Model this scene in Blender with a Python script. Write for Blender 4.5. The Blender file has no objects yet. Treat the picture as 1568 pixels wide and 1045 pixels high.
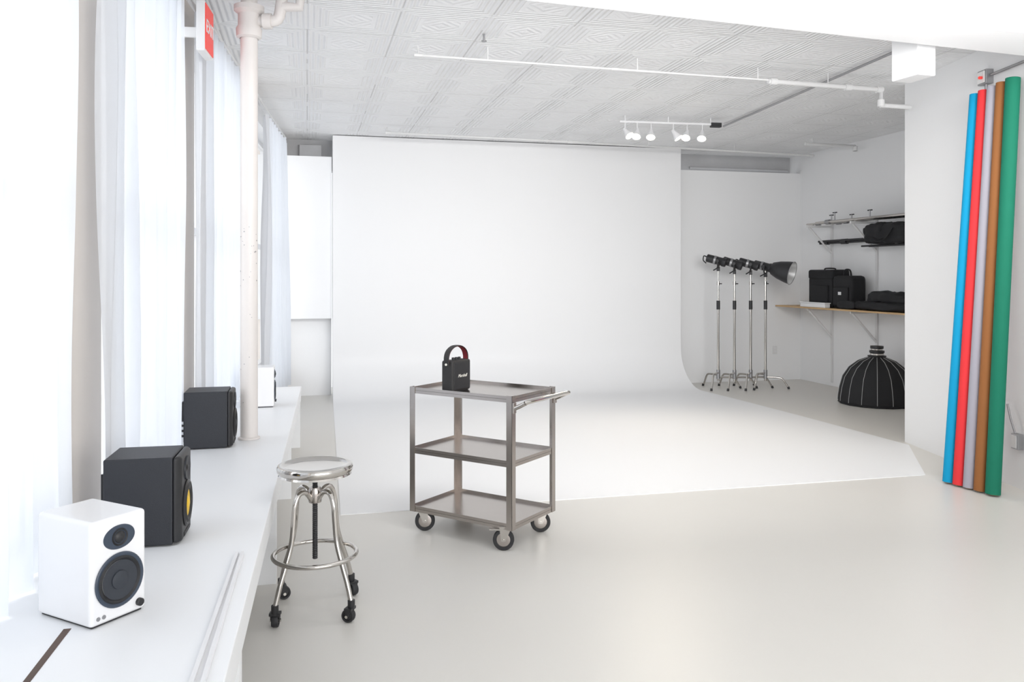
import bpy, bmesh, math, random
from mathutils import Vector, Matrix, noise
random.seed(4)
scene = bpy.context.scene
COL = scene.collection

# ------------------------------------------------------------------ materials
def hexc(r, g, b):
    f = lambda c: ((c/255+0.055)/1.055)**2.4 if c/255 > 0.04045 else c/255/12.92
    return (f(r), f(g), f(b), 1)

def mat(name, col, rough=0.5, metal=0.0, bump=0.0, bscale=40, var=0.0, spec=0.5, emit=0, ecol=None, coat=0):
    m = bpy.data.materials.new(name); m.use_nodes = True
    nt = m.node_tree; b = nt.nodes['Principled BSDF']
    b.inputs['Base Color'].default_value = col
    b.inputs['Roughness'].default_value = rough
    b.inputs['Metallic'].default_value = metal
    b.inputs['Specular IOR Level'].default_value = spec
    b.inputs['Coat Weight'].default_value = coat
    if emit:
        b.inputs['Emission Color'].default_value = ecol or col
        b.inputs['Emission Strength'].default_value = emit
    tc = nt.nodes.new('ShaderNodeTexCoord')
    n = nt.nodes.new('ShaderNodeTexNoise'); n.inputs['Scale'].default_value = bscale
    n.inputs['Detail'].default_value = 4
    nt.links.new(tc.outputs['Object'], n.inputs['Vector'])
    if bump:
        bp = nt.nodes.new('ShaderNodeBump'); bp.inputs['Strength'].default_value = bump
        bp.inputs['Distance'].default_value = 0.01
        nt.links.new(n.outputs['Fac'], bp.inputs['Height'])
        nt.links.new(bp.outputs['Normal'], b.inputs['Normal'])
    if var:
        mx = nt.nodes.new('ShaderNodeMix'); mx.data_type = 'RGBA'
        n2 = nt.nodes.new('ShaderNodeTexNoise'); n2.inputs['Scale'].default_value = max(bscale*0.12, 0.6)
        n2.inputs['Detail'].default_value = 5
        nt.links.new(tc.outputs['Object'], n2.inputs['Vector'])
        nt.links.new(n2.outputs['Fac'], mx.inputs['Factor'])
        mx.inputs['A'].default_value = tuple(c*(1-var) for c in col[:3])+(1,)
        mx.inputs['B'].default_value = tuple(min(1, c*(1+var)) for c in col[:3])+(1,)
        nt.links.new(mx.outputs['Result'], b.inputs['Base Color'])
    return m

M = {}
M['wall'] = mat('white_wall_paint', (0.84, 0.843, 0.85, 1), 0.6, bump=0.06, bscale=60, spec=0.3)
M['cyc'] = mat('cyclorama_paint', (0.85, 0.852, 0.858, 1), 0.45, bump=0.03, bscale=5, spec=0.35)
M['floor'] = mat('painted_floor', (0.70, 0.682, 0.645, 1), 0.36, bump=0.05, bscale=9, var=0.025, spec=0.35)
M['greywall'] = mat('old_plaster', (0.50, 0.50, 0.51, 1), 0.8, bump=0.5, bscale=14, var=0.2)
M['beige'] = mat('pier_paint', (0.74, 0.69, 0.645, 1), 0.7, bump=0.08, bscale=30)
M['pipe'] = mat('pipe_paint', (0.71, 0.672, 0.65, 1), 0.45, bump=0.1, bscale=50, var=0.05)
M['whitepipe'] = mat('white_pipe_paint', (0.72, 0.72, 0.72, 1), 0.4, bump=0.1, bscale=50)
M['bench'] = mat('bench_paint', (0.86, 0.87, 0.885, 1), 0.4, bump=0.02, bscale=20, spec=0.4)
M['trim'] = mat('white_strip', (0.78, 0.78, 0.79, 1), 0.35)
M['brown'] = mat('slot_brown', (0.09, 0.055, 0.04, 1), 0.6, var=0.2)
M['steel'] = mat('brushed_steel', (0.45, 0.415, 0.39, 1), 0.22, 1.0, bump=0.03, bscale=120, var=0.06)
M['chrome'] = mat('chrome', (0.58, 0.555, 0.525, 1), 0.10, 1.0)
M['black'] = mat('black_plastic', (0.018, 0.018, 0.02, 1), 0.45, bump=0.05, bscale=200)
M['rubber'] = mat('black_rubber', (0.02, 0.02, 0.022, 1), 0.6)
M['vinyl'] = mat('charcoal_vinyl', (0.018, 0.020, 0.026, 1), 0.5, bump=0.12, bscale=260)
M['leather'] = mat('black_leatherette', (0.018, 0.017, 0.017, 1), 0.5, bump=0.35, bscale=350)
M['fabric'] = mat('black_nylon', (0.009, 0.009, 0.011, 1), 0.8, bump=0.3, bscale=120)
M['spkwhite'] = mat('gloss_white', (0.84, 0.84, 0.85, 1), 0.25, coat=0.3)
M['navy'] = mat('driver_grey_blue', (0.040, 0.056, 0.085, 1), 0.4)
M['cone'] = mat('driver_cone', (0.028, 0.033, 0.043, 1), 0.5)
M['yellow'] = mat('yellow_cone', (0.80, 0.52, 0.03, 1), 0.4)
M['red'] = mat('exit_red', (0.70, 0.04, 0.03, 1), 0.4, emit=0.25, ecol=(0.9, 0.05, 0.03, 1))
M['redlining'] = mat('red_velvet', (0.16, 0.008, 0.015, 1), 0.7)
M['gold'] = mat('logo_cream', (0.85, 0.83, 0.75, 1), 0.4)
M['wood'] = mat('shelf_plywood', (0.55, 0.36, 0.18, 1), 0.5, var=0.2, bscale=30)
M['rib'] = mat('rib_grey', (0.34, 0.34, 0.34, 1), 0.4)
M['refl'] = mat('reflector_inner', (0.75, 0.75, 0.75, 1), 0.35, 0.6)
M['lamp'] = mat('lamp_glow', (1, 0.9, 0.72, 1), 0.5, emit=9, ecol=(1, 0.88, 0.68, 1))
M['plate'] = mat('outlet_plate', (0.75, 0.75, 0.75, 1), 0.4)
M['greymetal'] = mat('conduit_metal', (0.35, 0.35, 0.36, 1), 0.4, 0.8)
for k, c in dict(blue=(20, 152, 198), redp=(224, 60, 64), grey=(164, 162, 172), tan=(150, 98, 58), green=(30, 116, 92)).items():
    M['paper_'+k] = mat('paper_'+k, hexc(*c), 0.75, bump=0.03, bscale=90, spec=0.2)

def ceiling_mat():
    m = bpy.data.materials.new('pressed_tin_ceiling'); m.use_nodes = True
    nt = m.node_tree; b = nt.nodes['Principled BSDF']
    N, L = nt.nodes.new, nt.links.new
    tc = N('ShaderNodeTexCoord'); sep = N('ShaderNodeSeparateXYZ'); L(tc.outputs['Object'], sep.inputs[0])
    def mth(op, a, bb=None):
        n = N('ShaderNodeMath'); n.operation = op
        for i, v in enumerate((a, bb)):
            if v is None: continue
            if isinstance(v, (int, float)): n.inputs[i].default_value = v
            else: L(v, n.inputs[i])
        return n.outputs[0]
    es = []
    for ax in ('X', 'Y'):
        s = mth('DIVIDE', sep.outputs[ax], 0.61)
        f = mth('FRACT', s)
        es.append(mth('MULTIPLY', mth('ABSOLUTE', mth('SUBTRACT', f, 0.5)), 2.0))
    mm = mth('MAXIMUM', es[0], es[1])
    ring = mth('MULTIPLY', mth('SINE', mth('MULTIPLY', mm, 48.0)), mth('GREATER_THAN', mm, 0.52))
    inner = mth('MULTIPLY', mth('SINE', mth('MULTIPLY', mth('ADD', es[0], es[1]), 26.0)), mth('LESS_THAN', mm, 0.42))
    h = mth('ADD', ring, mth('MULTIPLY', inner, 0.5))
    nz = N('ShaderNodeTexNoise'); nz.inputs['Scale'].default_value = 3; nz.inputs['Detail'].default_value = 6
    L(tc.outputs['Object'], nz.inputs['Vector'])
    h = mth('ADD', h, mth('MULTIPLY', nz.outputs['Fac'], 4.0))
    bp = N('ShaderNodeBump'); bp.inputs['Strength'].default_value = 0.55; bp.inputs['Distance'].default_value = 0.008
    L(h, bp.inputs['Height']); L(bp.outputs['Normal'], b.inputs['Normal'])
    seam = mth('GREATER_THAN', mm, 0.985)
    n3 = N('ShaderNodeTexNoise'); n3.inputs['Scale'].default_value = 1.7; L(tc.outputs['Object'], n3.inputs['Vector'])
    sf = mth('MULTIPLY', seam, mth('MULTIPLY', mth('GREATER_THAN', n3.outputs['Fac'], 0.5), 0.45))
    mx = N('ShaderNodeMix'); mx.data_type = 'RGBA'
    mx.inputs['A'].default_value = (0.88, 0.882, 0.89, 1); mx.inputs['B'].default_value = (0.35, 0.34, 0.33, 1)
    L(sf, mx.inputs['Factor']); L(mx.outputs['Result'], b.inputs['Base Color'])
    b.inputs['Roughness'].default_value = 0.5
    return m
M['ceil'] = ceiling_mat()

def curtain_mat():
    m = bpy.data.materials.new('sheer_curtain'); m.use_nodes = True
    nt = m.node_tree; nt.nodes.clear(); N, L = nt.nodes.new, nt.links.new
    out = N('ShaderNodeOutputMaterial'); d = N('ShaderNodeBsdfDiffuse'); t = N('ShaderNodeBsdfTranslucent'); tr = N('ShaderNodeBsdfTransparent')
    d.inputs['Color'].default_value = (0.84, 0.85, 0.87, 1); t.inputs['Color'].default_value = (0.78, 0.83, 0.91, 1)
    a = N('ShaderNodeMixShader'); a.inputs[0].default_value = 0.45
    L(d.outputs[0], a.inputs[1]); L(t.outputs[0], a.inputs[2])
    c = N('ShaderNodeMixShader'); c.inputs[0].default_value = 0.13
    L(a.outputs[0], c.inputs[1]); L(tr.outputs[0], c.inputs[2]); L(c.outputs[0], out.inputs['Surface'])
    w = N('ShaderNodeTexNoise'); w.inputs['Scale'].default_value = 150
    tc = N('ShaderNodeTexCoord'); L(tc.outputs['Object'], w.inputs['Vector'])
    bp = N('ShaderNodeBump'); bp.inputs['Strength'].default_value = 0.15; bp.inputs['Distance'].default_value = 0.003
    L(w.outputs['Fac'], bp.inputs['Height']); L(bp.outputs['Normal'], d.inputs['Normal'])
    return m
M['curtain'] = curtain_mat()
def glass_mat():
    m = bpy.data.materials.new('window_glass'); m.use_nodes = True
    nt = m.node_tree; nt.nodes.clear(); N, L = nt.nodes.new, nt.links.new
    out = N('ShaderNodeOutputMaterial'); g = N('ShaderNodeBsdfGlossy'); tr = N('ShaderNodeBsdfTransparent'); x = N('ShaderNodeMixShader')
    g.inputs['Roughness'].default_value = 0.05; x.inputs[0].default_value = 0.06
    L(tr.outputs[0], x.inputs[1]); L(g.outputs[0], x.inputs[2]); L(x.outputs[0], out.inputs['Surface'])
    return m
M['glass'] = glass_mat()

# ------------------------------------------------------------------ mesh helpers
def root(name, loc=(0, 0, 0), yaw=0):
    e = bpy.data.objects.new(name, None); e.empty_display_size = 0.1
    e.location = loc; e.rotation_euler = (0, 0, math.radians(yaw)); COL.objects.link(e); return e

def finish(name, bm, m, parent=None, smooth=False, bevel=0, segs=3, mx=None, mods=None):
    bmesh.ops.recalc_face_normals(bm, faces=bm.faces)
    if mx is not None: bm.transform(mx)
    me = bpy.data.meshes.new(name); bm.to_mesh(me); bm.free()
    me.materials.append(M[m] if isinstance(m, str) else m)
    for p in me.polygons: p.use_smooth = smooth
    o = bpy.data.objects.new(name, me); COL.objects.link(o)
    if parent: o.parent = parent
    if bevel:
        b = o.modifiers.new('bevel', 'BEVEL'); b.width = bevel; b.segments = segs; b.limit_method = 'ANGLE'
        for p in me.polygons: p.use_smooth = True
        w = o.modifiers.new('wn', 'WEIGHTED_NORMAL'); w.keep_sharp = True
    return o

def box(name, x0, x1, y0, y1, z0, z1, m, parent=None, bevel=0, mx=None):
    bm = bmesh.new(); bmesh.ops.create_cube(bm, size=1)
    for v in bm.verts:
        v.co = Vector((x0+(v.co.x+.5)*(x1-x0), y0+(v.co.y+.5)*(y1-y0), z0+(v.co.z+.5)*(z1-z0)))
    return finish(name, bm, m, parent, bevel=bevel, mx=mx)

def prism(name, pts, z0, z1, m, parent=None, bevel=0, mx=None, smooth=False):
    bm = bmesh.new()
    a = [bm.verts.new((x, y, z0)) for x, y in pts]; b = [bm.verts.new((x, y, z1)) for x, y in pts]
    n = len(pts); bm.faces.new(a[::-1]); bm.faces.new(b)
    for i in range(n): bm.faces.new((a[i], a[(i+1) % n], b[(i+1) % n], b[i]))
    return finish(name, bm, m, parent, bevel=bevel, mx=mx, smooth=smooth)

def lathe(name, prof, m, parent=None, seg=32, mx=None, smooth=True, sx=1, sy=1):
    bm = bmesh.new(); rings = []
    for r, z in prof:
        if r < 1e-6: rings.append([bm.verts.new((0, 0, z))])
        else: rings.append([bm.verts.new((sx*r*math.cos(2*math.pi*i/seg), sy*r*math.sin(2*math.pi*i/seg), z)) for i in range(seg)])
    for A, B in zip(rings, rings[1:]):
        if len(A) == 1 and len(B) == 1: continue
        for i in range(seg):
            j = (i+1) % seg
            if len(A) == 1: bm.faces.new((A[0], B[i], B[j]))
            elif len(B) == 1: bm.faces.new((A[i], A[j], B[0]))
            else: bm.faces.new((A[i], A[j], B[j], B[i]))
    o = finish(name, bm, m, parent, smooth=smooth, mx=mx)
    if smooth:
        e = o.modifiers.new('es', 'EDGE_SPLIT'); e.split_angle = math.radians(38)
    return o

def catmull(pts, n=6, closed=False):
    P = [Vector(p) for p in pts]; out = []
    L = len(P); rng = L if closed else L-1
    for i in range(rng):
        p0 = P[(i-1) % L] if (closed or i > 0) else P[0]; p1 = P[i]; p2 = P[(i+1) % L]
        p3 = P[(i+2) % L] if (closed or i+2 < L) else P[-1]
        for k in range(n):
            t = k/n
            out.append(0.5*((2*p1)+(-p0+p2)*t+(2*p0-5*p1+4*p2-p3)*t*t+(-p0+3*p1-3*p2+p3)*t**3))
    if not closed: out.append(P[-1])
    return out

def tube(name, pts, r, m, parent=None, seg=10, closed=False, smooth_path=0, mx=None, flat=None):
    P = catmull(pts, smooth_path, closed) if smooth_path else [Vector(p) for p in pts]
    bm = bmesh.new(); n = len(P); rings = []; nrm = None
    for i, p in enumerate(P):
        a = P[(i-1) % n] if (closed or i > 0) else P[0]; b = P[(i+1) % n] if (closed or i < n-1) else P[-1]
        t = (b-a).normalized()
        if nrm is None:
            nrm = t.orthogonal().normalized() if flat is None else (Vector(flat)-t*t.dot(Vector(flat))).normalized()
        else: nrm = (nrm-t*nrm.dot(t)).normalized()
        bi = t.cross(nrm)
        rr = r if not isinstance(r, (list, tuple)) else r
        if isinstance(rr, tuple): ra, rb = rr
        else: ra = rb = rr
        rings.append([bm.verts.new(p+nrm*ra*math.cos(2*math.pi*k/seg)+bi*rb*math.sin(2*math.pi*k/seg)) for k in range(seg)])
    for i in range(n if closed else n-1):
        A, B = rings[i], rings[(i+1) % n]
        for k in range(seg): bm.faces.new((A[k], A[(k+1) % seg], B[(k+1) % seg], B[k]))
    if not closed:
        bm.faces.new(rings[0][::-1]); bm.faces.new(rings[-1])
    o = finish(name, bm, m, parent, smooth=True, mx=mx)
    e = o.modifiers.new('es', 'EDGE_SPLIT'); e.split_angle = math.radians(50)
    return o

def ring_pts(r, z, n=40): return [(r*math.cos(2*math.pi*i/n), r*math.sin(2*math.pi*i/n), z) for i in range(n)]

def soft(name, cx, cy, cz, sx, sy, sz, m, parent=None, amp=0.012, p=4.0, seed=0, fs=9):
    bm = bmesh.new(); bmesh.ops.create_cube(bm, size=2); bmesh.ops.subdivide_edges(bm, edges=bm.edges, cuts=11, use_grid_fill=True)
    for v in bm.verts:
        c = v.co; l = (abs(c.x)**p+abs(c.y)**p+abs(c.z)**p)**(1/p); c = c/l
        q = Vector((c.x*sx/2, c.y*sy/2, c.z*sz/2))
        d = noise.noise(q*fs+Vector((seed, 3*seed, 1)))*amp + noise.noise(q*fs*3+Vector((seed, 0, 5)))*amp*0.5
        q += c*d
        v.co = q+Vector((cx, cy, cz+0.0))
        v.co.z = max(v.co.z, cz-sz/2)
    return finish(name, bm, m, parent, smooth=True)

RX90 = Matrix.Rotation(math.radians(90), 4, 'X')   # +z -> -y
def T(x, y, z): return Matrix.Translation((x, y, z))

# ------------------------------------------------------------------ room
CEIL = 3.3
box('floor', -3, 8.2, -2.5, 11.6, -0.1, 0, 'floor')
box('ceiling', -3, 8.2, -2.5, 11.6, CEIL, CEIL+0.1, 'ceil')

ang = math.atan2(0.08, 1)
LW = Matrix.Translation((-1.2, 0, 0)) @ Matrix.Rotation(-ang, 4, 'Z')   # local y along wall, +x into room
wl = root('wall_left')
def lw(name, x0, x1, s0, s1, z0, z1, m, par=wl, bevel=0): return box(name, x0, x1, s0, s1, z0, z1, m, par, bevel, mx=LW)
piers = [(-2.4, -0.2), (1.2, 1.45), (3.60, 3.99), (5.50, 5.88), (7.75, 8.5), (10.75, 11.55)]
for i, (a, b) in enumerate(piers): lw('pier_%d' % i, -0.3, 0.0, a, b, 0, CEIL, 'beige')
lw('sill_wall', -0.3, -0.001, -0.2, 7.75, 0, 0.50, 'wall')
lw('sill_wall_far', -0.3, -0.001, 8.5, 10.75, 0, 0.45, 'wall')
lw('header', -0.3, -0.001, -0.2, 10.75, 3.12, CEIL, 'wall')
gaps = [(1.45, 3.60), (3.99, 5.50), (5.88, 7.75), (8.5, 10.75)]
for i, (a, b) in enumerate(gaps):
    w = root('window_%d' % (i+1)); fw = 0.05; zb = 0.5 if i < 3 else 0.45
    mid = (a+b)/2
    for nm, s0, s1 in (('stile_a', a, a+fw), ('stile_b', b-fw, b), ('mullion', mid-fw/2, mid+fw/2)):
        lw(nm, -0.22, -0.16, s0, s1, zb, 3.12, 'trim', w)
    for nm, z in (('rail_bottom', zb), ('rail_mid', 1.85), ('rail_top', 3.07)):
        lw(nm, -0.225, -0.155, a, b, z, z+fw, 'trim', w)
    lw('pane', -0.192, -0.188, a+fw, b-fw, zb+fw, 3.07, 'glass', w)

def curtain(name, s0, s1, z0, z1, amp, waves, x=0.10, flare=0.0, seed=0, puddle=0.0):
    bm = bmesh.new(); ns = int((s1-s0)*80)+20; nz = 40; g = []
    for j in range(nz+1):
        t = j/nz; z = z1+(z0-z1)*t; row = []
        for i in range(ns+1):
            u = i/ns
            s = s0+(s1-s0)*u
            ph = waves*2*math.pi*u + 0.9*noise.noise(Vector((u*4, t*1.2, seed)))*2
            d = amp*math.sin(ph)*(0.6+0.5*noise.noise(Vector((u*6, seed+3, t)))) + 0.02*noise.noise(Vector((u*25, t*2, seed)))
            ss = s + flare*t*t*(u-0.3) + 0.02*math.cos(ph)
            k = max(0.0, t-0.9)*10
            xx = x + d + puddle*k*(0.55+0.6*noise.noise(Vector((u*9, seed, 2))))*max(0, min(1, (0.68-u)*5))
            zz = z + (0.02*abs(noise.noise(Vector((u*20, t*30, 3)))) if puddle else 0)*k
            row.append(bm.verts.new((xx, ss, zz)))
        g.append(row)
    for j in range(nz):
        for i in range(ns): bm.faces.new((g[j][i], g[j][i+1], g[j+1][i+1], g[j+1][i]))
    return finish(name, bm, 'curtain', None, smooth=True, mx=LW)
curtain('sheer_curtain', 1.3, 3.37, 0.542, 3.2, 0.05, 9, 0.09, 0.0, 1, 0.16)
curtain('sheer_curtain.001', 3.70, 5.16, 0.545, 3.2, 0.045, 8, 0.09, 0.0, 2)
curtain('sheer_curtain.002', 5.48, 7.25, 0.545, 3.2, 0.05, 10, 0.09, 0.0, 3)
curtain('sheer_curtain.003', 8.35, 10.3, 0.22, 3.1, 0.06, 10, 0.14, 0.25, 4)
rod = root('curtain_rod'); tube('rod', [(0.1, 1.2, 3.225), (0.1, 10.6, 3.225)], 0.012, 'whitepipe', rod, mx=LW)
for s in (1.25, 3.5, 5.3, 8.1, 10.5): tube('bracket', [(0.0, s, 3.225), (0.1, s, 3.225)], 0.008, 'whitepipe', rod, mx=LW)

# back wall
wb = root('wall_back')
box('panel_right', 4.9, 7.3, 10.82, 10.95, 0, 3.03, 'wall', wb)
box('panel_mid', 0.32, 4.9, 10.82, 10.95, 0, CEIL, 'wall', wb)
box('panel_left_upper', -0.6, 0.30, 10.68, 10.95, 0.99, 3.03, 'wall', wb)
box('panel_left_lower', -0.6, 0.30, 10.86, 10.95, 0, 0.99, 'wall', wb)
box('upper_band', -0.9, 7.3, 11.1, 11.3, 2.9, CEIL, 'greywall', wb)
tube('band_ledge', [(5.4, 11.07, 3.10), (7.0, 11.07, 3.10)], 0.02, 'greywall', wb)
box('band_block', -0.1, 0.18, 10.98, 11.1, 3.0, 3.22, 'greywall', wb, .01)
box('wall_right_far', 7.06, 7.2, 6.4, 11.3, 0, CEIL, 'wall')
prism('wall_right', [(5.356, 6.545), (4.976, 4.862), (4.40, 2.31), (4.0, 0.5), (4.15, 0.5), (5.3, 4.8), (5.65, 6.4), (7.06, 6.4), (7.06, 6.545)], 0, CEIL, 'wall')

prism('ceiling_beam', [(-1.15, 4.06), (5.0, 4.555), (4.9, 4.1), (-1.15, 3.9)], 3.0, CEIL, 'wall', bevel=0.01)
hb = root('beam_haunch')
prism('block', [(3.88, 4.62), (4.03, 4.63), (4.02, 4.86), (3.86, 4.85)], 2.86, CEIL, 'wall', hb, bevel=0.01)

# cyclorama
def cyc():
    R = 0.55; yw = 10.6; z0 = 0.005; TOP = 3.29
    prof = [(5.42, z0), (5.7, z0), (6.0, z0), (6.4, z0), (8, z0), (9.2, z0)]
    for k in range(13):
        a = k/12*math.pi/2
        prof.append((yw-R+R*math.sin(a), z0+R-R*math.cos(a)))
    prof += [(yw, 1.5), (yw, TOP)]
    def xr(y):
        tb = [(5.42, 4.62), (6.4, 5.28), (8, 5.22), (9.2, 5.15), (10.05, 5.08), (10.6, 5.04), (11, 5.04)]
        for (a, xa), (b, xb) in zip(tb, tb[1:]):
            if a <= y <= b: return xa+(xb-xa)*(y-a)/(b-a)
        return 5.04
    xl = lambda y: 0.207+(y-5.42)*0.02
    bm = bmesh.new()
    top = [[bm.verts.new((xl(y), y, z)), bm.verts.new((xr(y), y, z))] for y, z in prof]
    bot = [[bm.verts.new((xl(y), y, 0.0)), bm.verts.new((xr(y), y, 0.0))] for y, z in prof[:-2]]
    b2 = [[bm.verts.new((xl(yw), 10.8, z)), bm.verts.new((xr(yw), 10.8, z))] for z in (TOP, 0.0)]
    for A, B in zip(top, top[1:]): bm.faces.new((A[0], A[1], B[1], B[0]))
    bm.faces.new((top[0][0], bot[0][0], bot[0][1], top[0][1]))
    bm.faces.new((top[-1][0], top[-1][1], b2[0][1], b2[0][0]))
    bm.faces.new((b2[0][0], b2[0][1], b2[1][1], b2[1][0]))
    nb = len(bot)
    for s in (0, 1):
        for i in range(nb-1): bm.faces.new((top[i][s], top[i+1][s], bot[i+1][s], bot[i][s]))
        bm.faces.new((top[nb-1][s], top[nb][s], top[nb+1][s], b2[0][s], b2[1][s], bot[nb-1][s]))
    o = finish('cyclorama', bm, 'cyc', None, smooth=True)
    e = o.modifiers.new('es', 'EDGE_SPLIT'); e.split_angle = math.radians(30)
cyc()

# ceiling pipes
def pipe(name, pts, r, m='whitepipe', hangers=(), fits=(), rt=None):
    rt = rt or root(name); tube('run', pts, r, m, rt, seg=12)
    for h in hangers:
        tube('hanger', [h, (h[0], h[1], CEIL)], 0.005, m, rt, seg=6)
    for f in fits:
        d = Vector(f[1]).normalized()*0.03; p = Vector(f[0])
        tube('fitting', [p-d, p+d], r*1.45, m, rt, seg=12)
    return rt
sp = pipe('sprinkler_pipe', [(0.81, 6.22, 3.27), (0.81, 6.22, 3.2), (3.8, 6.30, 3.2)], 0.008,
     hangers=[(1.35, 6.235, 3.2), (2.6, 6.27, 3.2), (3.7, 6.295, 3.2)], fits=[((0.81, 6.22, 3.2), (1, 0, 0)), ((2.4, 6.26, 3.2), (1, 0, 0))])
pipe('x', [(3.8, 6.30, 3.19), (4.95, 6.35, 3.19), (4.95, 6.35, 3.05), (5.26, 6.36, 3.05)], 0.021,
     hangers=[(4.4, 6.33, 3.19)], fits=[((3.85, 6.30, 3.19), (1, 0, 0)), ((4.93, 6.35, 3.19), (1, 0, 0)), ((4.95, 6.35, 3.07), (0, 0, 1)), ((4.6, 6.335, 3.19), (1, 0, 0))], rt=sp)
pipe('sprinkler_pipe.001', [(0.9, 9.78, 3.27), (0.9, 9.78, 3.21), (3.2, 9.9, 3.21), (6.9, 10.25, 3.21)], 0.014,
     hangers=[(1.4, 9.81, 3.21), (4.3, 10.0, 3.21), (5.6, 10.13, 3.21)], fits=[((0.92, 9.78, 3.21), (1, 0, 0)), ((3.2, 9.9, 3.21), (1, 0, 0)), ((6.86, 10.25, 3.21), (1, 0, 0))])
pipe('sprinkler_pipe.002', [(6.2, 9.4, 3.22), (6.95, 9.42, 3.22), (6.95, 9.42, 3.16)], 0.022, fits=[((6.95, 9.42, 3.19), (0, 0, 1))], hangers=[(6.3, 9.4, 3.22)])
pipe('electrical_conduit', [(4.70, 8.75, 3.27), (4.38, 5.2, 3.27), (4.42, 4.9, 3.27)], 0.011, 'greymetal')
sh = root('sprinkler_head'); tube('stem', [(1.25, 5.9, CEIL), (1.25, 5.9, 3.25)], .008, 'greymetal', sh); lathe('deflector', [(0, 3.245), (.02, 3.245), (.02, 3.25), (0, 3.252)], 'greymetal', sh, 16, T(1.25, 5.9, 0))

# riser pipe standing through the bench
rp = root('riser_pipe', (-0.348, 5.34, 0))
lathe('shaft', [(0, 0), (0.052, 0), (0.052, 3.02), (0, 3.02)], 'pipe', rp, 28)
lathe('collar', [(0.055, 3.0), (0.075, 3.01), (0.078, 3.06), (0.066, 3.08), (0.066, 3.15), (0.09, 3.17), (0.09, 3.2), (0.05, 3.2), (0.05, 3.3)], 'pipe', rp, 28)
tube('branch', [(0.04, 0, 3.11), (0.13, -0.03, 3.11), (0.18, -0.04, 3.14), (0.20, -0.05, 3.3)], 0.035, 'pipe', rp, smooth_path=4)
tube('coupling', [(0.085, -0.02, 3.11), (0.135, -0.03, 3.11)], 0.05, 'pipe', rp, seg=8)
tube('valve', [(0.20, -0.05, 3.20), (0.30, -0.06, 3.20), (0.31, -0.06, 3.3)], 0.032, 'pipe', rp)
lathe('floor_flange', [(0.052, 0.535), (0.066, 0.536), (0.066, 0.545), (0.052, 0.55)], 'pipe', rp, 28)
for i in range(26):   # paint chips on the pipe
    a = math.radians(random.uniform(200, 340)); z = random.choice([random.uniform(.6, 2.2), random.uniform(1.5, 1.9)])
    c, s = math.cos(a), math.sin(a)
    tube('chip', [(.0518*c, .0518*s, z), (.0526*c, .0526*s, z)], random.uniform(.0025, .005), 'greymetal', rp, seg=6)

# exit sign on the pier
es = root('exit_sign')
lw('housing', 0.15, 0.20, 5.20, 5.45, 2.87, 3.17, 'trim', es, 0.008)
lw('arm', 0.0, 0.15, 5.40, 5.42, 3.0, 3.06, 'trim', es)
lw('face', 0.20, 0.204, 5.21, 5.44, 2.885, 3.155, 'red', es)
fc = bpy.data.curves.new('exit_letters', 'FONT'); fc.body = 'EXIT'; fc.size = 0.11; fc.extrude = 0.002; fc.align_x = 'CENTER'; fc.align_y = 'CENTER'
fo = bpy.data.objects.new('letters', fc); COL.objects.link(fo); fc.materials.append(M['spkwhite'])
fo.parent = es; fo.matrix_world = LW @ T(0.207, 5.325, 3.02) @ Matrix.Rotation(math.radians(90), 4, 'Z') @ RX90

# ------------------------------------------------------------------ bench
bn = root('window_bench'); BZ = 0.535
be = lambda y: -0.21+(y-1.8)*0.027
wx = lambda y: -1.2+0.08*y
ya, yb = 0.9, 7.72
prism('top', [(wx(ya)+.005, ya), (be(ya), ya), (be(yb), yb), (wx(yb)+.005, yb)], BZ-0.035, BZ, 'bench', bn, bevel=0.004)
prism('apron', [(be(ya)-.03, ya), (be(ya)-.005, ya), (be(yb)-.005, yb), (be(yb)-.03, yb)], BZ-0.13, BZ-0.035, 'bench', bn)
for y in (1.0, 2.6, 4.3, 5.9, 7.62):
    prism('leg', [(be(y)-.11, y), (be(y)-.008, y), (be(y)-.008, y+.09), (be(y)-.11, y+.09)], 0, BZ-0.035, 'bench', bn)
    prism('bearer', [(wx(y)+.02, y), (be(y)-.11, y), (be(y)-.11, y+.05), (wx(y)+.02, y+.05)], BZ-0.13, BZ-0.035, 'bench', bn)
prism('slot', [(-0.70, 1.9), (-0.685, 1.9), (-0.655, 2.60), (-0.675, 2.60)], BZ-0.002, BZ+0.0012, 'brown', bn)
st = root('aluminium_track')
prism('rail_1', [(-0.262, 1.9), (-0.250, 1.9), (-0.222, 3.14), (-0.234, 3.14)], BZ+.0005, BZ+0.012, 'trim', st)
prism('rail_2', [(-0.292, 1.9), (-0.280, 1.9), (-0.240, 3.14), (-0.252, 3.14)], BZ+.0005, BZ+0.012, 'trim', st)
prism('web', [(-0.280, 1.9), (-0.262, 1.9), (-0.234, 3.14), (-0.240, 3.14)], BZ+.0005, BZ+0.004, 'trim', st)

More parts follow.
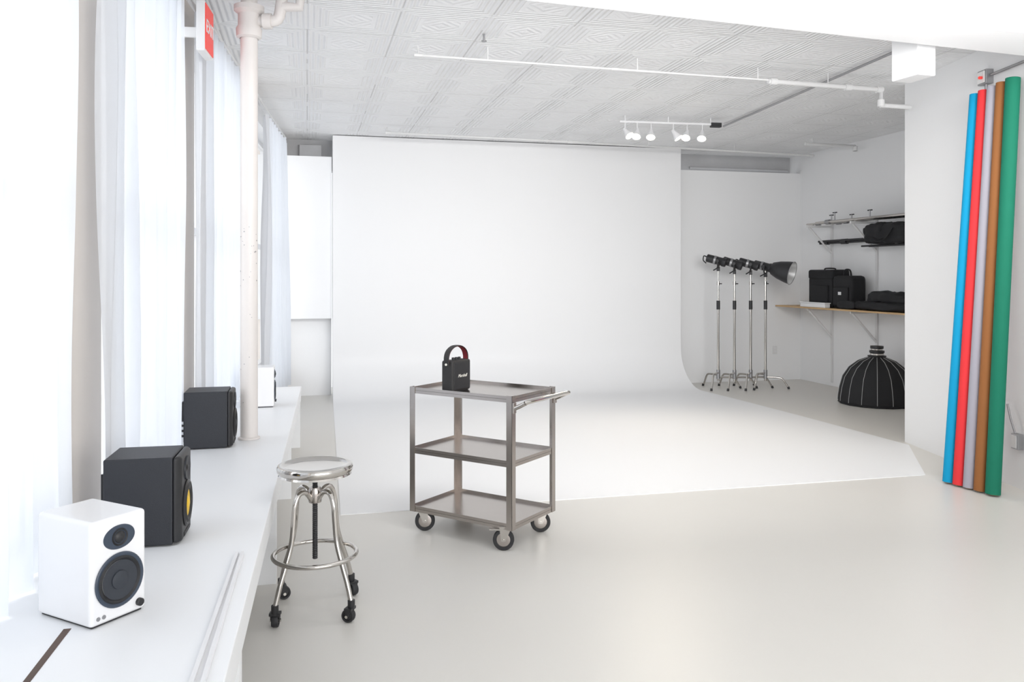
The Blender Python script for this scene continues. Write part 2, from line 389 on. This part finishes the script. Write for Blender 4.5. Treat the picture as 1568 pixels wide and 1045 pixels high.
# ------------------------------------------------------------------ loudspeakers (front = local -y)
SZ = BZ+.0015
def white_speaker(name, x, y, yaw):
    r = root(name, (x, y, SZ), yaw); W, D, H = 0.184, 0.25, 0.305
    box('cabinet', -W/2, W/2, -D/2, D/2, 0.004, H, 'spkwhite', r, bevel=0.012)
    box('foot_pad', -W/2+.01, W/2-.01, -D/2+.01, D/2-.01, 0, 0.006, 'rubber', r)
    F = -D/2
    A = lambda px, pz: T(px, F, pz) @ RX90
    lathe('woofer_surround', [(0.0, -.002), (0.078, -.002), (0.080, 0.003), (0.076, 0.006), (0.069, 0.004)], 'navy', r, 48, A(0, .118))
    lathe('woofer_roll', [(0.069, 0.004), (0.064, 0.009), (0.058, 0.004), (0.056, 0.001)], 'rubber', r, 48, A(0, .118))
    lathe('woofer_cone', [(0.057, 0.0045), (0.045, 0.0032), (0.027, 0.0025), (0.026, 0.006), (0.015, 0.010), (0, 0.011)], 'cone', r, 48, A(0, .118))
    lathe('tweeter_plate', [(0, 0.003), (0.050, 0.003), (0.052, 0.0)], 'navy', r, 48, A(0, .243), sy=0.68)
    lathe('tweeter_ring', [(0.026, 0.003), (0.024, 0.007), (0.020, 0.004)], 'rubber', r, 32, A(0, .243))
    lathe('tweeter_dome', [(0.018, 0.003), (0.014, 0.008), (0.007, 0.0105), (0, 0.011)], 'black', r, 32, A(0, .243))
    lathe('volume_knob', [(0.0115, 0), (0.0115, 0.010), (0.009, 0.012), (0, 0.012)], 'black', r, 24, A(0.066, .030))
    for px in (-0.068, -0.05): lathe('jack', [(0.006, 0), (0.006, 0.002), (0, 0.002)], 'greymetal', r, 16, A(px, .025))
white_speaker('bookshelf_speaker', -0.628, 2.716, 48)
white_speaker('bookshelf_speaker.001', -0.37, 6.64, 90)

def monitor(name, x, y, yaw, cone='yellow'):
    r = root(name, (x, y, SZ), yaw); W, D, H = 0.235, 0.27, 0.33
    box('cabinet', -W/2, W/2, -D/2+.03, D/2, 0.004, H, 'vinyl', r, bevel=0.006)
    pr = [(-W/2, -D/2+.03), (-W/2+.012, -D/2+.008), (-W/2+.03, -D/2), (W/2-.03, -D/2), (W/2-.012, -D/2+.008), (W/2, -D/2+.03)]
    prism('baffle', pr, 0.006, H-.002, 'black', r, bevel=0.012)
    for fx in (-.08, .08):
        for fy in (-.08, .1): lathe('foot', [(0.012, 0), (0.012, 0.006), (0, .006)], 'rubber', r, 12, T(fx, fy, 0))
    F = -D/2; A = lambda px, pz: T(px, F, pz) @ RX90
    lathe('woofer_rim', [(0, -.002), (0.086, -.002), (0.088, 0.004), (0.082, 0.009), (0.074, 0.007)], 'black', r, 48, A(0, .13))
    lathe('woofer_roll', [(0.074, 0.006), (0.066, 0.012), (0.056, 0.010), (.050, .003)], 'rubber', r, 48, A(0, .13))
    lathe('woofer_cone', [(0.051, 0.004), (0.028, 0.0012)], cone, r, 48, A(0, .13))
    lathe('dust_cap', [(0.028, 0.0012), (0.020, 0.008), (0.01, 0.011), (0, 0.012)], cone, r, 32, A(0, .13))
    lathe('tweeter_guide', [(0.046, 0), (0.045, 0.006), (0.03, 0.003), (0.016, 0.0015)], 'vinyl', r, 40, A(0, .265), sx=1.2)
    lathe('tweeter_dome', [(0.016, 0.0015), (0.01, 0.006), (0, 0.007)], 'black', r, 24, A(0, .265))
    box('port_slot', -.06, .06, F-.003, F+.002, .016, .032, 'rubber', r, bevel=.003)
    box('amp_plate', -.09, .09, D/2, D/2+.004, .04, .28, 'black', r)
    for i in range(6): box('heat_fin', -.08+i*.03, -.074+i*.03, D/2+.004, D/2+.016, .16, .27, 'black', r)
    for i in range(4): tube('control_knob', [(-.112+.0, D/2-.0, .08+.03*i), (-.112, D/2+.012, .08+.03*i)], .007, 'black', r)
monitor('studio_monitor', -0.588, 3.415, 88)
monitor('studio_monitor.001', -0.556, 5.19, 90, 'cone')

# ------------------------------------------------------------------ utility cart
def caster(par, x, y, R, w, yaw, top, wheelm='rubber', brake=False, nm='caster', trail=.45):
    m = T(x, y, 0) @ Matrix.Rotation(math.radians(yaw), 4, 'Z')
    o_ = -R*trail; big = R > .04
    off = T(0, o_, R)
    rot = Matrix.Rotation(math.radians(90), 4, 'Y')
    lathe(nm+'_tyre', [(R*.66, -w/2), (R*.93, -w/2), (R, -w*.3), (R, w*.3), (R*.93, w/2), (R*.66, w/2), (R*.66, -w/2)], wheelm, par, 32, m @ off @ rot)
    lathe(nm+'_hub', [(0, -w*.42), (R*.25, -w*.5), (R*.68, -w*.36), (R*.68, w*.36), (R*.25, w*.5), (0, w*.42)], 'steel' if big else 'black', par, 24, m @ off @ rot)
    for s in (-1, 1):
        pts = [(o_-R*.2, R*.9), (o_+R*.2, R*.9), (o_+R*.75, top-.010), (o_-R*.35, top-.010)]
        bm = bmesh.new(); xs = (s*(w/2+.003), s*(w/2+.006))
        a = [bm.verts.new((xs[0], p[0], p[1])) for p in pts]; b = [bm.verts.new((xs[1], p[0], p[1])) for p in pts]
        bm.faces.new(a); bm.faces.new(b[::-1])
        for i in range(4): bm.faces.new((a[i], a[(i+1) % 4], b[(i+1) % 4], b[i]))
        finish(nm+'_fork', bm, 'chrome' if big else 'black', par, mx=m)
    box(nm+'_plate', -w/2-.01, w/2+.01, o_-R*.35, o_+R*.8, top-.012, top-.001, 'chrome' if big else 'black', par, mx=m)
    tube(nm+'_axle', [(-w/2-.01, o_, R), (w/2+.01, o_, R)], .007, 'chrome', par, mx=m)
    if brake:
        box(nm+'_brake', -.016, .016, o_-R*1.35, o_-R*.2, R*1.85, R*2.0, 'chrome', par, bevel=.003, mx=m)

ct = root('utility_cart', (1.026, 4.885, 0), 43.0)
W, L = 0.47, 0.727
def tray(nm, z):
    lip = .016
    box(nm, -W/2, W/2, -L/2, L/2, z-.003, z, 'steel', ct)
    for a in ((-W/2, -W/2+.003, -L/2, L/2), (W/2-.003, W/2, -L/2, L/2), (-W/2, W/2, -L/2, -L/2+.003), (-W/2, W/2, L/2-.003, L/2)):
        box(nm+'_rim', a[0], a[1], a[2], a[3], z-.02, z+lip, 'steel', ct)
tray('shelf_top', .853); tray('shelf_middle', .492); tray('shelf_bottom', .142)
for sx in (-1, 1):
    for sy in (-1, 1):
        cx, cy = sx*W/2, sy*L/2; o = .004; l = .034
        xa, xb = sorted((cx+sx*o, cx-sx*l)); ya2, yb2 = sorted((cy+sy*o, cy+sy*.0005))
        box('post', xa, xb, ya2, yb2, .122, .872, 'steel', ct)
        xa, xb = sorted((cx+sx*o, cx+sx*.0005)); ya2, yb2 = sorted((cy+sy*o, cy-sy*l))
        box('post_flange', xa, xb, ya2, yb2, .122, .872, 'steel', ct)
        caster(ct, cx-sx*.035, cy-sy*.035, .060, .03, {(-1, -1): 208, (1, -1): 215, (-1, 1): 38, (1, 1): 25}[(sx, sy)], .138, brake=(sx == -1 and sy == -1), trail=.6)
yh = -L/2
tube('handle', [(-W/2+.01, yh-.004, .80), (-W/2+.01, yh-.04, .815), (-W/2+.012, yh-.085, .838), (-W/2+.03, yh-.10, .845), (W/2-.03, yh-.10, .845), (W/2-.012, yh-.085, .838), (W/2-.01, yh-.04, .815), (W/2-.01, yh-.004, .80)], .0125, 'chrome', ct, smooth_path=5)
for sx in (-1, 1): box('handle_bracket', sx*(W/2-.01)-.014, sx*(W/2-.01)+.014, yh-.016, yh-.004, .775, .835, 'steel', ct, bevel=.003)

# portable speaker on cart
ps = root('portable_speaker', (0.865, 4.885, 0.8535), 43)
w2, d2, h2 = .18, .085, .185
box('body', -w2/2, w2/2, -d2/2, d2/2, 0.003, h2, 'leather', ps, bevel=.012)
box('base', -w2/2+.012, w2/2-.012, -d2/2+.01, d2/2-.01, 0, .004, 'rubber', ps)
box('grille', -w2/2+.013, w2/2-.013, -d2/2-.003, -d2/2+.002, .015, h2-.014, 'black', ps, bevel=.004)
box('top_panel', -.06, .06, -.02, .02, h2-.002, h2+.002, 'black', ps, bevel=.002)
for i in range(3): lathe('knob', [(0.009, 0), (0.009, 0.012), (0.007, .014), (0, .014)], 'black', ps, 20, T(-.03+.03*i, 0, h2+.001))
tube('strap', [(-w2/2-.004, 0, h2-.03), (-w2/2-.005, 0, h2+.02), (-w2/2+.012, 0, h2+.055), (-.04, 0, h2+.078), (.0, 0, h2+.084), (.04, 0, h2+.078), (w2/2-.012, 0, h2+.055), (w2/2+.005, 0, h2+.02), (w2/2+.004, 0, h2-.03)], (.020, .0035), 'leather', ps, smooth_path=6, seg=14, flat=(0, 1, 0))
tube('strap_lining', [(-w2/2, 0, h2-.01), (-w2/2-.000, 0, h2+.018), (-w2/2+.016, 0, h2+.051), (-.04, 0, h2+.0735), (.0, 0, h2+.0795), (.04, 0, h2+.0735), (w2/2-.016, 0, h2+.051), (w2/2, 0, h2+.018), (w2/2, 0, h2-.01)], (.017, .002), 'redlining', ps, smooth_path=6, seg=14, flat=(0, 1, 0))
for s in (-1, 1): tube('strap_pin', [(s*(w2/2-.004), 0, h2-.022), (s*(w2/2+.012), 0, h2-.022)], .007, 'gold', ps)
fc = bpy.data.curves.new('script_logo', 'FONT'); fc.body = 'Marshall'; fc.size = .026; fc.shear = .35; fc.extrude = .0005; fc.align_x = 'CENTER'; fc.materials.append(M['gold'])
fo = bpy.data.objects.new('logo', fc); COL.objects.link(fo); fo.parent = ps
fo.matrix_local = T(0.0, -d2/2-.0045, .085) @ RX90

# ------------------------------------------------------------------ stool
sl = root('rolling_stool', (0.035, 3.917, 0), 0)
lathe('seat', [(0, .650), (.145, .650), (.163, .640), (.170, .648), (.172, .664), (.167, .674), (.155, .677), (.145, .673), (.10, .668), (0, .667)], 'chrome', sl, 64)
lathe('seat_rim_band', [(.160, .640), (.165, .630), (.158, .630), (.155, .640)], 'chrome', sl, 64)
lathe('seat_boss', [(0, .65), (.05, .65), (.045, .625), (.02, .618), (0, .618)], 'chrome', sl, 24)
lathe('screw', [(0, .24)]+[((.0125 if i % 2 else .0105), .24+i*.0045) for i in range(86)]+[(0, .63)], 'black', sl, 16)
lathe('hub', [(.014, .50), (.028, .50), (.03, .51), (.03, .555), (.024, .57), (.014, .57)], 'steel', sl, 24)
for k, a in enumerate((45, 135, 225, 315)):
    a = math.radians(a-3); c, s = math.cos(a), math.sin(a)
    P = [(.022, .515), (.055, .553), (.095, .553), (.120, .505), (.128, .43), (.140, .34), (.172, .25), (.205, .17), (.232, .085)]
    tube('leg_%d' % (k+1), [(r*c, r*s, z) for r, z in P], .0115, 'chrome', sl, smooth_path=6, seg=14)
    lathe('caster_stem', [(0, .06), (.014, .06), (.016, .075), (.016, .10), (0, .10)], 'black', sl, 16, T(.232*c, .232*s, 0))
    caster(sl, .232*c, .232*s, .030, .028, 30+70*k, .068, 'rubber')
tube('foot_ring', ring_pts(.187, .262, 56), .0105, 'chrome', sl, closed=True, seg=12)

# ------------------------------------------------------------------ backdrop paper rolls
cols = ['blue', 'redp', 'grey', 'tan', 'green']
b0, b1 = Vector((4.603, 5.164, 0)), Vector((4.647, 4.818, 0)); t0, t1 = Vector((4.935, 5.262, 2.915)), Vector((4.90, 4.895, 2.95))
for i, c in enumerate(cols):
    f = i/4; a = b0.lerp(b1, f); b = t0.lerp(t1, f); R = .041 if i < 4 else .049
    if i == 4: a += Vector((.004, -.012, 0)); b += Vector((0, -.012, 0))
    r = root('backdrop_paper_roll' + ('' if i == 0 else '.%03d' % i), (0, 0, 0))
    d = (b-a).normalized(); a = a+Vector((0, 0, .012))
    Lr = (b-a).length
    q = d.to_track_quat('Z', 'Y').to_matrix().to_4x4(); mx = Matrix.Translation(a) @ q
    lathe('paper', [(R-.012, 0), (R, 0), (R, Lr), (R-.012, Lr), (R-.012, Lr-.1)], 'paper_'+c, r, 40, mx)
    lathe('core', [(R-.012, -.005), (R-.016, -.005), (R-.016, Lr+.004), (R-.012, Lr+.004)], 'wood', r, 24, mx)

wdir = Vector((0.38, 1.683, 0)).normalized(); wyaw = math.degrees(math.atan2(wdir.y, wdir.x))
def wallpt(y): return 4.976+(y-4.862)*0.2258
jb = root('junction_box')
def wbox(par, nm, y, dy, z0, z1, dep, m, bev=.004, off=0.0):
    mx = T(wallpt(y), y, 0) @ Matrix.Rotation(math.radians(wyaw-90), 4, 'Z')
    return box(nm, -dep-off, -off, -dy/2, dy/2, z0, z1, m, par, bev, mx=mx)
wbox(jb, 'box', 5.27, .11, 3.0, 3.11, .06, 'greymetal')
wbox(jb, 'cover', 5.27, .09, 3.01, 3.10, .01, 'plate', off=.06)
tube('knob', [(wallpt(5.27)-.07, 5.27, 3.05), (wallpt(5.27)-.10, 5.26, 3.045)], .012, 'red', jb)
tube('drop_conduit', [(wallpt(5.27)-.03, 5.27, 3.0), (wallpt(5.27)-.03, 5.27, 2.3)], .011, 'greymetal', jb)
tube('run_conduit', [(wallpt(5.2)-.03, 5.2, 3.06), (wallpt(4.7)-.03, 4.7, 3.06), (wallpt(4.6)-.03, 4.6, 3.06)], .011, 'greymetal', jb)
ob = root('outlet_box')
wbox(ob, 'box', 4.90, .075, .29, .40, .05, 'greymetal'); wbox(ob, 'cover', 4.90, .06, .30, .39, .004, 'plate', off=.05)
tube('cable', [(wallpt(4.9)-.03, 4.92, .40), (wallpt(4.9)-.03, 4.96, .50), (wallpt(4.95)-.03, 5.0, .6)], .007, 'greymetal', ob)
ow = root('wall_outlet'); box('plate', 6.60, 6.67, 10.812, 10.8195, .38, .50, 'plate', ow, .003)
for z in (.41, .455): box('socket', 6.62, 6.65, 10.809, 10.8125, z, z+.022, 'trim', ow)

# ------------------------------------------------------------------ shelves on far right wall
def brackets(rt, z, ys, arm=.40, drop=.40):
    for y in ys:
        box('arm', 7.06-arm, 7.058, y-.014, y+.014, z-.03, z, 'whitepipe', rt)
        tube('brace', [(7.06-arm+.03, y, z-.03), (7.045, y, z-drop)], .015, 'whitepipe', rt, seg=8)
        box('wall_strip', 7.035, 7.058, y-.018, y+.018, z-drop-.25, z+.05, 'whitepipe', rt)
s1 = root('wall_shelf'); box('board', 6.62, 7.055, 7.3, 10.78, 1.08, 1.10, 'wood', s1)
brackets(s1, 1.08, (10.05, 9.12, 8.0))
for y in (10.05, 9.12): box('long_strip', 7.04, 7.058, y-.014, y+.014, .05, .5, 'whitepipe', s1)
s2 = root('wall_rack'); brackets(s2, 2.22, (10.05, 9.12, 7.95), drop=.38)
for y in (9.12,): box('long_strip', 7.04, 7.058, y-.014, y+.014, 1.15, 1.7, 'whitepipe', s2)
for x in (6.84, 6.95): tube('rung', [(x, 7.93, 1.905), (x, 9.14, 1.905)], .012, 'black', s2)

ph = root('light_stand_poles')
for i, (x, y0, y1, r) in enumerate([(6.70, 7.6, 9.9, .019), (6.76, 7.5, 10.2, .016), (6.83, 7.7, 9.7, .02), (6.9, 7.6, 9.95, .016)]):
    tube('pole_%d' % i, [(x, y0, 2.222+r), (x, y1, 2.222+r)], r, 'chrome' if i != 2 else 'greymetal', ph)
    tube('clamp_%d' % i, [(x, y1-.3, 2.222+r), (x, y1-.22, 2.222+r)], r*1.7, 'greymetal', ph)
for y, hh in ((9.55, 2.36), (9.62, 2.33), (8.85, 2.34), (9.2, 2.31)):
    tube('t_knob', [(6.74, y, 2.25), (6.74, y, hh)], .009, 'greymetal', ph); tube('t_bar', [(6.74, y-.04, hh), (6.74, y+.04, hh)], .008, 'black', ph)
fs = root('folded_light_stand')
for i, (dx, dz) in enumerate([(0, 0), (.022, .02), (-.02, .025)]):
    tube('tube_%d' % i, [(6.93+dx, 9.06, 1.975+dz), (6.93+dx, 10.15, 1.975+dz)], .016, 'black', fs)
tube('collar', [(6.93, 9.55, 1.985), (6.93, 9.67, 1.985)], .036, 'black', fs)
tube('collar_end', [(6.93, 9.95, 1.985), (6.93, 10.0, 1.985)], .034, 'black', fs)
gb = root('gear_bag'); soft('bag', 6.82, 8.53, 2.04, .30, .86, .24, 'fabric', gb, .03, 4.5, 2)
soft('bag_end', 6.78, 8.70, 2.05, .26, .40, .25, 'fabric', gb, .03, 3.5, 5)
tube('strap', [(6.67, 8.35, 2.1), (6.645, 8.45, 1.98), (6.645, 8.6, 1.95), (6.66, 8.75, 2.08)], (.018, .004), 'fabric', gb, smooth_path=5)
# lower shelf goods
wbx = root('storage_box'); box('tray', 6.635, 6.72, 9.62, 10.18, 1.1, 1.155, 'spkwhite', wbx, .008); box('lid', 6.63, 6.725, 9.61, 10.19, 1.155, 1.17, 'spkwhite', wbx, .005)
c1 = root('equipment_case'); box('shell', 6.75, 7.02, 9.63, 10.16, 1.1, 1.50, 'fabric', c1, .03); box('lid', 6.745, 7.025, 9.625, 10.165, 1.48, 1.61, 'fabric', c1, .03)
box('side_pocket', 6.73, 6.752, 9.70, 10.08, 1.17, 1.40, 'fabric', c1, .01)
tube('handle', [(6.80, 9.85, 1.60), (6.81, 9.85, 1.625), (6.95, 9.85, 1.625), (6.96, 9.85, 1.60)], .01, 'black', c1, smooth_path=4)
c2 = root('camera_backpack'); box('body', 6.71, 6.95, 9.18, 9.57, 1.1, 1.53, 'fabric', c2, .05)
box('front_pocket', 6.685, 6.715, 9.22, 9.52, 1.14, 1.38, 'fabric', c2, .014)
tube('handle', [(6.80, 9.29, 1.52), (6.80, 9.32, 1.60), (6.80, 9.42, 1.60), (6.80, 9.45, 1.52)], .011, 'fabric', c2, smooth_path=5)
box('label', 6.680, 6.686, 9.34, 9.40, 1.28, 1.32, 'plate', c2)
b1r = root('softbox_bag'); soft('bag', 6.82, 8.55, 1.102+.055, .38, 1.13, .11, 'fabric', b1r, .02, 4, 7); soft('bag_upper', 6.84, 8.5, 1.1+.155, .34, .85, .15, 'fabric', b1r, .035, 3.5, 9)
soft('bag_end', 6.652, 9.2, 1.102+.055, .03, .35, .10, 'fabric', b1r, .006, 4, 11)

# parabolic octabox on the floor
ox = root('octagonal_softbox', (6.615, 8.56, 0), 8)
prof = [(.42, 0.0), (.435, .03), (.432, .08), (.415, .19), (.38, .32), (.31, .43), (.21, .51), (.10, .555), (.085, .565)]
lathe('shell', prof, 'fabric', ox, 16, smooth=False)
for k in range(16):
    a = 2*math.pi*k/16
    tube('rib_%d' % k, [((r+.002)*math.cos(a), (r+.002)*math.sin(a), z+.001) for r, z in prof[1:]], .0035, 'rib', ox, seg=6)
tube('rim', [((.427)*math.cos(2*math.pi*k/16), (.427)*math.sin(2*math.pi*k/16), .012) for k in range(16)], .010, 'fabric', ox, closed=True)
lathe('speed_ring', [(0.10, .55), (.105, .575), (.07, .58), (.07, .605), (.085, .61), (.085, .635), (.05, .64), (.05, .655), (.075, .66), (.075, .69), (0, .69)], 'black', ox, 28)
lathe('ring_band', [(.072, .580), (.078, .583), (.078, .602), (.072, .605)], 'chrome', ox, 28)
lathe('ring_band_upper', [(.055, .640), (.064, .642), (.064, .656), (.055, .658)], 'chrome', ox, 28)

# ------------------------------------------------------------------ C-stands with strobe heads
def cstand(name, x, y, yaw, tilt=0, reflector=False, h=1.68):
    r = root(name, (x, y, 0), yaw)
    tube('column', [(0, 0, .10), (0, 0, 1.10)], .0175, 'chrome', r, seg=16)
    tube('riser', [(0, 0, 1.10), (0, 0, 1.42)], .0135, 'chrome', r, seg=16)
    tube('riser_top', [(0, 0, 1.42), (0, 0, h)], .010, 'chrome', r, seg=12)
    tube('grip', [(0, 0, 1.07), (0, 0, 1.19)], .024, 'black', r, seg=16)
    tube('collar', [(0, 0, 1.40), (0, 0, 1.45)], .02, 'chrome', r, seg=16)
    tube('t_handle', [(0, 0, 1.42), (.05, -.03, 1.42)], .007, 'black', r, seg=8)
    tube('base_collar', [(0, 0, .13), (0, 0, .25)], .025, 'greymetal', r, seg=16)
    for k in range(3):
        a = math.radians(k*120+20); c, s = math.cos(a), math.sin(a); z = .15+.03*k
        tube('leg_%d' % k, [(.02*c, .02*s, z), (.16*c, .16*s, z), (.22*c, .22*s, z-.02), (.27*c, .27*s, .06), (.30*c, .30*s, .012)], .0125, 'chrome', r, smooth_path=4)
        tube('foot_%d' % k, [(.292*c, .292*s, .03), (.302*c, .302*s, .0)], .016, 'black', r)
    tm = T(0, 0, h+.05) @ Matrix.Rotation(math.radians(90+tilt), 4, 'Y')
    lathe('head_body', [(0, -.16), (.045, -.16), (.055, -.15), (.055, .05), (.062, .06), (.062, .10), (.05, .11), (0, .105)], 'black', r, 28, tm)
    lathe('head_ring', [(.056, -.06), (.060, -.058), (.060, -.03), (.056, -.028)], 'greymetal', r, 28, tm)
    tube('yoke', [(0, -.065, h+.05), (0, -.06, h-.02), (0, 0, h-.045), (0, .06, h-.02), (0, .065, h+.05)], .010, 'black', r, smooth_path=4)
    tube('knob', [(0, -.06, h+.05), (0, -.10, h+.05)], .022, 'black', r, seg=14)
    tube('lock_lever', [(0, 0, h-.04), (-.06, -.04, h-.08)], .008, 'black', r)
    box('socket', -.02, .02, -.02, .02, h-.09, h-.03, 'black', r, .004)
    tube('rear_handle', [(-.15, 0, h+.10), (-.19, 0, h+.12), (-.2, 0, h+.06), (-.16, 0, h+.02)], .008, 'black', r, smooth_path=3)
    if reflector:
        lathe('reflector_outer', [(.058, .08), (.085, .10), (.120, .19), (.145, .30), (.155, .37)], 'black', r, 40, tm)
        lathe('reflector_inner', [(.153, .368), (.143, .30), (.118, .19), (.07, .12), (0, .12)], 'refl', r, 40, tm)
        lathe('reflector_lip', [(.155, .365), (.161, .368), (.155, .375), (.150, .372)], 'rib', r, 40, tm)
cstand('c_stand_strobe', 5.41, 10.22, -35, 15)
cstand('c_stand_strobe.001', 5.62, 10.16, -35, 18, h=1.64)
cstand('c_stand_strobe.002', 5.84, 10.12, -32, 16, h=1.63)
cstand('c_stand_strobe.003', 6.04, 10.08, -50, 14, True, h=1.60)

# ------------------------------------------------------------------ track light
tk = root('track_light', (3.9, 8.52, 0), -4)
box('track', -.56, .56, -.014, .014, 3.22, 3.24, 'trim', tk)
for x in (-.5, 0, .5): tube('stem', [(x, 0, 3.24), (x, 0, CEIL)], .006, 'trim', tk)
box('end_feed', .50, .62, -.03, .03, 3.20, 3.25, 'black', tk, .005)
for i, (x, ax, ay) in enumerate([(-.50, -25, -35), (-.36, 20, -30), (-.20, 15, -30), (.06, -30, -20), (.22, 25, -30), (.40, 20, -30)]):
    tube('lamp_stem_%d' % i, [(x, 0, 3.22), (x, 0, 3.15)], .006, 'trim', tk)
    m = T(x, 0, 3.14) @ Matrix.Rotation(math.radians(ax), 4, 'Y') @ Matrix.Rotation(math.radians(ay), 4, 'X')
    lathe('lamp_%d' % i, [(0, .02), (.018, .018), (.024, -.02), (.05, -.09), (.052, -.10), (.047, -.10), (.045, -.09)], 'trim', tk, 24, m)
    lathe('bulb_%d' % i, [(0, -.088), (.046, -.090)], 'lamp', tk, 24, m)
    if i % 2 == 0:
        ld = bpy.data.lights.new('spot_%d' % i, 'SPOT'); ld.energy = 38; ld.color = (1, .88, .70); ld.spot_size = math.radians(110); ld.spot_blend = .9; ld.shadow_soft_size = .05
        lo = bpy.data.objects.new('track_spot_%d' % i, ld); COL.objects.link(lo); lo.parent = tk; lo.matrix_local = m @ T(0, 0, -.11)

# ------------------------------------------------------------------ lighting
w = bpy.data.worlds.new('sky'); scene.world = w; w.use_nodes = True
bg = w.node_tree.nodes['Background']; bg.inputs[0].default_value = (0.955, 0.978, 1.0, 1); bg.inputs[1].default_value = 1.05

def area(name, loc, target, sx, sy, e, col=(1, 1, 1), spread=180):
    l = bpy.data.lights.new(name, 'AREA'); l.shape = 'RECTANGLE'; l.size = sx; l.size_y = sy; l.energy = e; l.color = col; l.spread = math.radians(spread)
    o = bpy.data.objects.new(name, l); COL.objects.link(o); o.location = loc
    o.rotation_euler = (Vector(target)-Vector(loc)).to_track_quat('-Z', 'Y').to_euler(); return o
area('window_daylight', (-3.2, 5.5, 2.6), (0.5, 5.5, 1.2), 10, 2.6, 200, (.93, .965, 1))
area('added_fill_back_wall', (2.4, 3.2, 2.85), (3.2, 10.6, 1.9), 3.6, .7, 66, (1, .99, .98), 125)  # unseen fill lamp, added to brighten the cyclorama and back wall
area('added_fill_ceiling', (2.6, -1.8, 1.8), (3.2, 8.5, 3.1), 5.0, 2.0, 95, (1, .99, .98), 110)  # added fill from behind the camera to lift the ceiling, not a studio fixture

cam = bpy.data.cameras.new('camera'); co = bpy.data.objects.new('camera', cam); COL.objects.link(co)
co.location = (0, 0, 1.55); co.rotation_euler = (math.radians(90), 0, math.radians(-13.9))
cam.sensor_width = 36; cam.lens = 29.09; cam.shift_y = -0.0654; cam.clip_start = 0.05
scene.camera = co
scene.view_settings.view_transform = 'Standard'
scene.view_settings.exposure = 0.22
